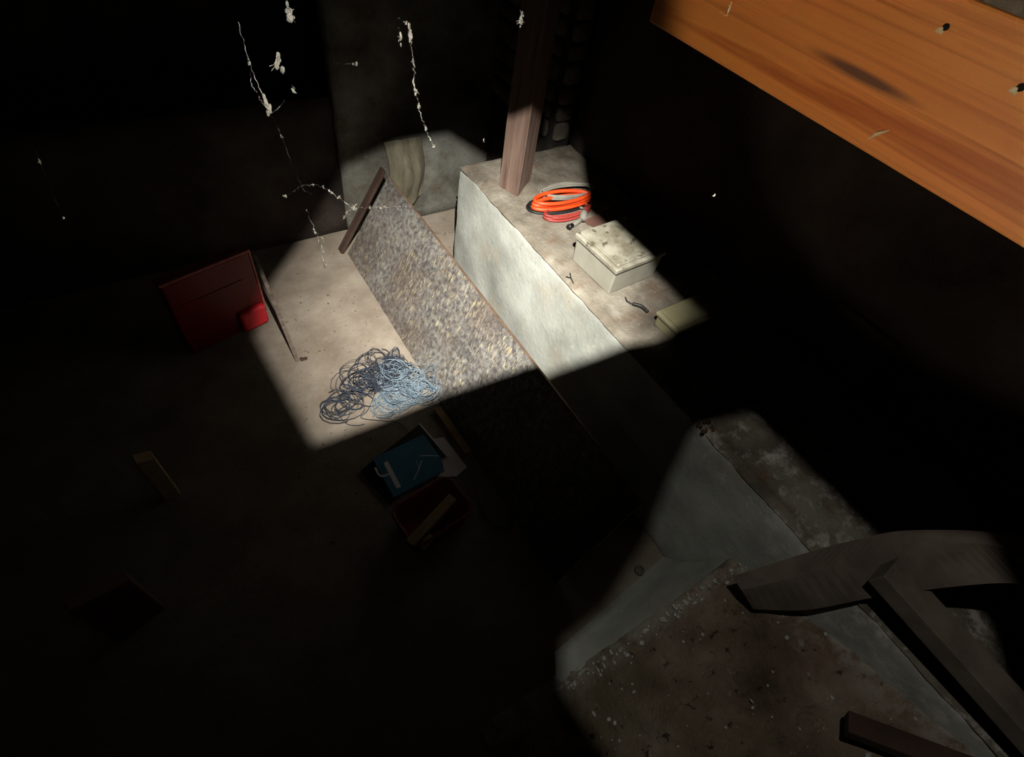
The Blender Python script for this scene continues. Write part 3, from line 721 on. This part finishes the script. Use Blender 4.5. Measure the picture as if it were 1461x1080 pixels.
# ------------------------------------------------------------ orange beam near the camera
be = empty('orange_beam', (.93, .2, 2.055), 'orange softwood beam with nail holes crossing the upper right corner', 'beam')
bm = bmesh.new(); add_box(bm, (.94, .08, 2.155), (.08, 1.57, .20), .004, 2)
inv(obj('timber', bm, m_beam, be), be)
bm = rough_box(.905, .985, -.68, .86, 2.255, 2.275, .03, .003, 4)
o = inv(obj('dust_layer', bm, m_top, be, True), be); o['label'] = 'pale dusty mortar along the top'
for y, z, r in ((.360, 2.222, .0042), (.242, 2.199, .0048)):
    bm = bmesh.new(); tube(bm, [(.8985, y, z), (.902, y, z)], r, 10)
    inv(obj('nail_hole', bm, m_hole, be), be)
    bm = bmesh.new(); bmesh.ops.create_icosphere(bm, subdivisions=2, radius=.0055)
    for v in bm.verts: v.co = Vector((v.co.x * .35, v.co.y * (.8 + .9 * noise.noise(v.co * 400)), v.co.z * (.7 + .8 * noise.noise(v.co * 500)))) + Vector((.8995, y + .004, z - .005))
    o = inv(obj('splinter', bm, m_straw, be), be); o['label'] = 'pale splintered wood below the nail hole'
# straw and web stuck to the beam
bm = bmesh.new(); tube(bm, [(.895, .3626, 2.0735), (.8935, .3557, 2.0855), (.895, .3435, 2.097)], .002, 6, radii=[.0007, .0028, .0006])
tag(obj('straw_wisp', bm, m_straw), 'pale wisp stuck low on the orange beam', 'straw')

# ------------------------------------------------------------ cobwebs
def cobweb(label, threads, seed):
    """threads: (points, radius, lumps[(t, size, stretch)])"""
    rnd = random.Random(seed); bm = bmesh.new()
    for pts, r, lumps in threads:
        P = spline(pts, 10); n = len(P); rad = []
        J = []
        for i, p in enumerate(P):
            J.append(p + Vector((rnd.gauss(0, .0005), rnd.gauss(0, .0005), rnd.gauss(0, .0003)))); rad.append(r * (.18 + 2.0 * max(0, noise.noise(Vector((i * .35, seed * 3.1, 0)))) * rnd.uniform(.5, 1.4)))
        if n > 1: tube(bm, J, r, 5, radii=rad)
        for t, sz, st in lumps:
            c = P[min(int(t * (n - 1)), n - 1)]
            for k in range(7):
                q = bmesh.ops.create_icosphere(bm, subdivisions=1, radius=sz * rnd.uniform(.35, .75))['verts']
                o = Vector((rnd.gauss(0, sz * .45), rnd.gauss(0, sz * .45), rnd.gauss(0, sz * st * .8)))
                for v in q: v.co = Vector((v.co.x, v.co.y, v.co.z * st)) * (1 + .4 * noise.noise(v.co * 900 + o * 500)) + c + o
            for k in range(3):
                e = c + Vector((rnd.uniform(-1, 1), rnd.uniform(-1, 1), rnd.uniform(-1, .6))) * sz * 2.2
                tube(bm, [c, (c + e) / 2 + Vector((rnd.gauss(0, sz * .3), 0, 0)), e], .0002, 4)
    return tag(obj('cobweb', bm, m_web), label, 'cobweb', 'dusty cobwebs hanging near the hatch')
CZ = 2.6
def up(p, dx=0, dy=0): return (p[0] + dx, p[1] + dy, CZ)
cobweb('long slanting cobweb strand with feathery wisps, left of the lumpy ones',
       [([up((.081, .468)), (.081, .468, 2.30)], .00002, []),
        ([(.081, .468, 2.236), (.079, .450, 2.224), (.078, .438, 2.215), (.078, .420, 2.204), (.079, .409, 2.198)], .0005, [(.42, .0009, 2), (.83, .0013, 3), (.90, .0014, 2.2), (.97, .0010, 2)]),
        ([(.078, .438, 2.215), (.074, .430, 2.212), (.076, .418, 2.203), (.079, .409, 2.198)], .0003, []),
        ([(.079, .409, 2.198), (.084, .408, 2.201), (.090, .409, 2.206)], .00018, []),
        ([(.079, .409, 2.198), (.080, .391, 2.187), (.080, .361, 2.169), (.085, .352, 2.166)], .00010, [(.3, .0006, 1)])], 1)
cobweb('thick white lumpy cobweb hanging at the top edge, left of centre',
       [([up((.116, .460)), (.116, .460, 2.30)], .00002, []),
        ([(.116, .460, 2.25), (.114, .452, 2.242)], .0006, [(.78, .0026, 1.8), (.90, .0022, 1.8), (.98, .0024, 1.3)])], 2)
cobweb('small white cobweb lump above a bright dot',
       [([up((.095, .432)), (.095, .432, 2.30)], .00002, []),
        ([(.095, .432, 2.221)], .00008, [(.99, .0026, 1.5)]),
        ([(.095, .432, 2.221), (.099, .420, 2.216), (.098, .412, 2.210)], .0001, [(.98, .0013, 1.2)])], 3)
cobweb('forked white cobweb trailing a beaded strand down, top centre',
       [([up((.176, .403)), (.176, .403, 2.30)], .00002, []),
        ([(.175, .403, 2.249), (.176, .401, 2.243)], .0001, [(.93, .0015, 2.4)]),
        ([(.175, .403, 2.255), (.182, .400, 2.251), (.183, .399, 2.244)], .0001, [(.9, .0016, 2.4), (.4, .0008, 1)]),
        ([(.181, .395, 2.243), (.177, .382, 2.234), (.172, .368, 2.223), (.169, .352, 2.211), (.169, .340, 2.203), (.169, .332, 2.198)], .0005, [(.2, .0008, 1.8), (.42, .0010, 2.2), (.52, .0010, 1.6), (.72, .0007, 1.5), (.97, .0008, 2.4)])], 4)
cobweb('short knotted white cobweb hanging in front of the timber post',
       [([up((.254, .371)), (.254, .371, 2.30)], .00002, []),
        ([(.254, .369, 2.267), (.252, .363, 2.262)], .0002, [(.82, .0014, 1.4), (.99, .0014, 1.6)])], 5)
cobweb('crossing web of fine bright threads in front of the far end of the strand board',
       [([(.080, .361, 2.169), (.091, .355, 2.170), (.099, .343, 2.167), (.106, .331, 2.164), (.121, .322, 2.166), (.138, .312, 2.169)], .00050, [(.15, .0008, .6), (.25, .0009, .6), (.35, .0008, .6), (.42, .0010, .6), (.6, .0016, .7), (.75, .0006, 1), (.85, .0006, 1), (.95, .0006, 1)]),
        ([(.106, .331, 2.164), (.101, .331, 2.161), (.098, .330, 2.157)], .0008, [(.5, .0010, 1)]),
        ([(.067, .362, 2.162), (.073, .360, 2.166), (.080, .361, 2.169)], .0001, [(.1, .0008, .7)]),
        ([up((.080, .361)), (.080, .361, 2.30)], .00002, []),
        ([(.080, .361, 2.169)], .00006, []),
        ([up((.138, .312)), (.138, .312, 2.30)], .00002, []),
        ([(.138, .312, 2.169)], .00006, [])], 6)
cobweb('curly pale cobweb end hanging over the lit floor beside the board',
       [([(.077, .345, 2.160), (.077, .332, 2.150), (.078, .325, 2.144), (.076, .318, 2.139), (.074, .311, 2.133)], .0003, [(.25, .0007, 1.5), (.55, .0008, 1.5), (.8, .0006, 1.5)]),
        ([(.077, .332, 2.150), (.080, .324, 2.145), (.076, .318, 2.139), (.077, .311, 2.134)], .0005, [(.5, .0006, 1)]),
        ([(.077, .321, 2.141), (.082, .319, 2.141)], .0002, [])], 7)
cobweb('row of tiny bright web dots in the black upper middle',
       [([up((.131, .410)), (.131, .410, 2.30)], .00002, []),
        ([(.131, .410, 2.226), (.137, .406, 2.227), (.143, .402, 2.228)], .00005, [(.76, .0005, 1), (.86, .0005, 1), (.95, .0006, 1.4)])], 8)
cobweb('faint web wisp near the left edge',
       [([up((-.073, .499)), (-.073, .499, 2.30)], .00002, []),
        ([(-.073, .499, 2.172), (-.072, .470, 2.155), (-.071, .431, 2.131)], .00008, [(.52, .0007, 2.5), (.99, .0007, 1)])], 9)
cobweb('single bright web dot above the corner of the ledge',
       [([up((.201, .317)), (.201, .317, 2.30)], .00002, []),
        ([(.201, .317, 2.206)], .00005, [(.99, .0007, 1.6)])], 10)
cobweb('faint curved wisp over the dark wall right of the boxes',
       [([up((.325, .206)), (.325, .206, 2.208)], .00001, []),
        ([(.325, .206, 2.208), (.326, .203, 2.203)], .00004, [(.99, .0004, 2)])], 11)
cobweb('short white web streak on the far end of the orange beam',
       [([(.893, .690, 2.141), (.893, .684, 2.133), (.893, .686, 2.126)], .0012, [(.3, .002, 2)]), ([(.893, .702, 2.127), (.893, .685, 2.124)], .0006, [])], 12)
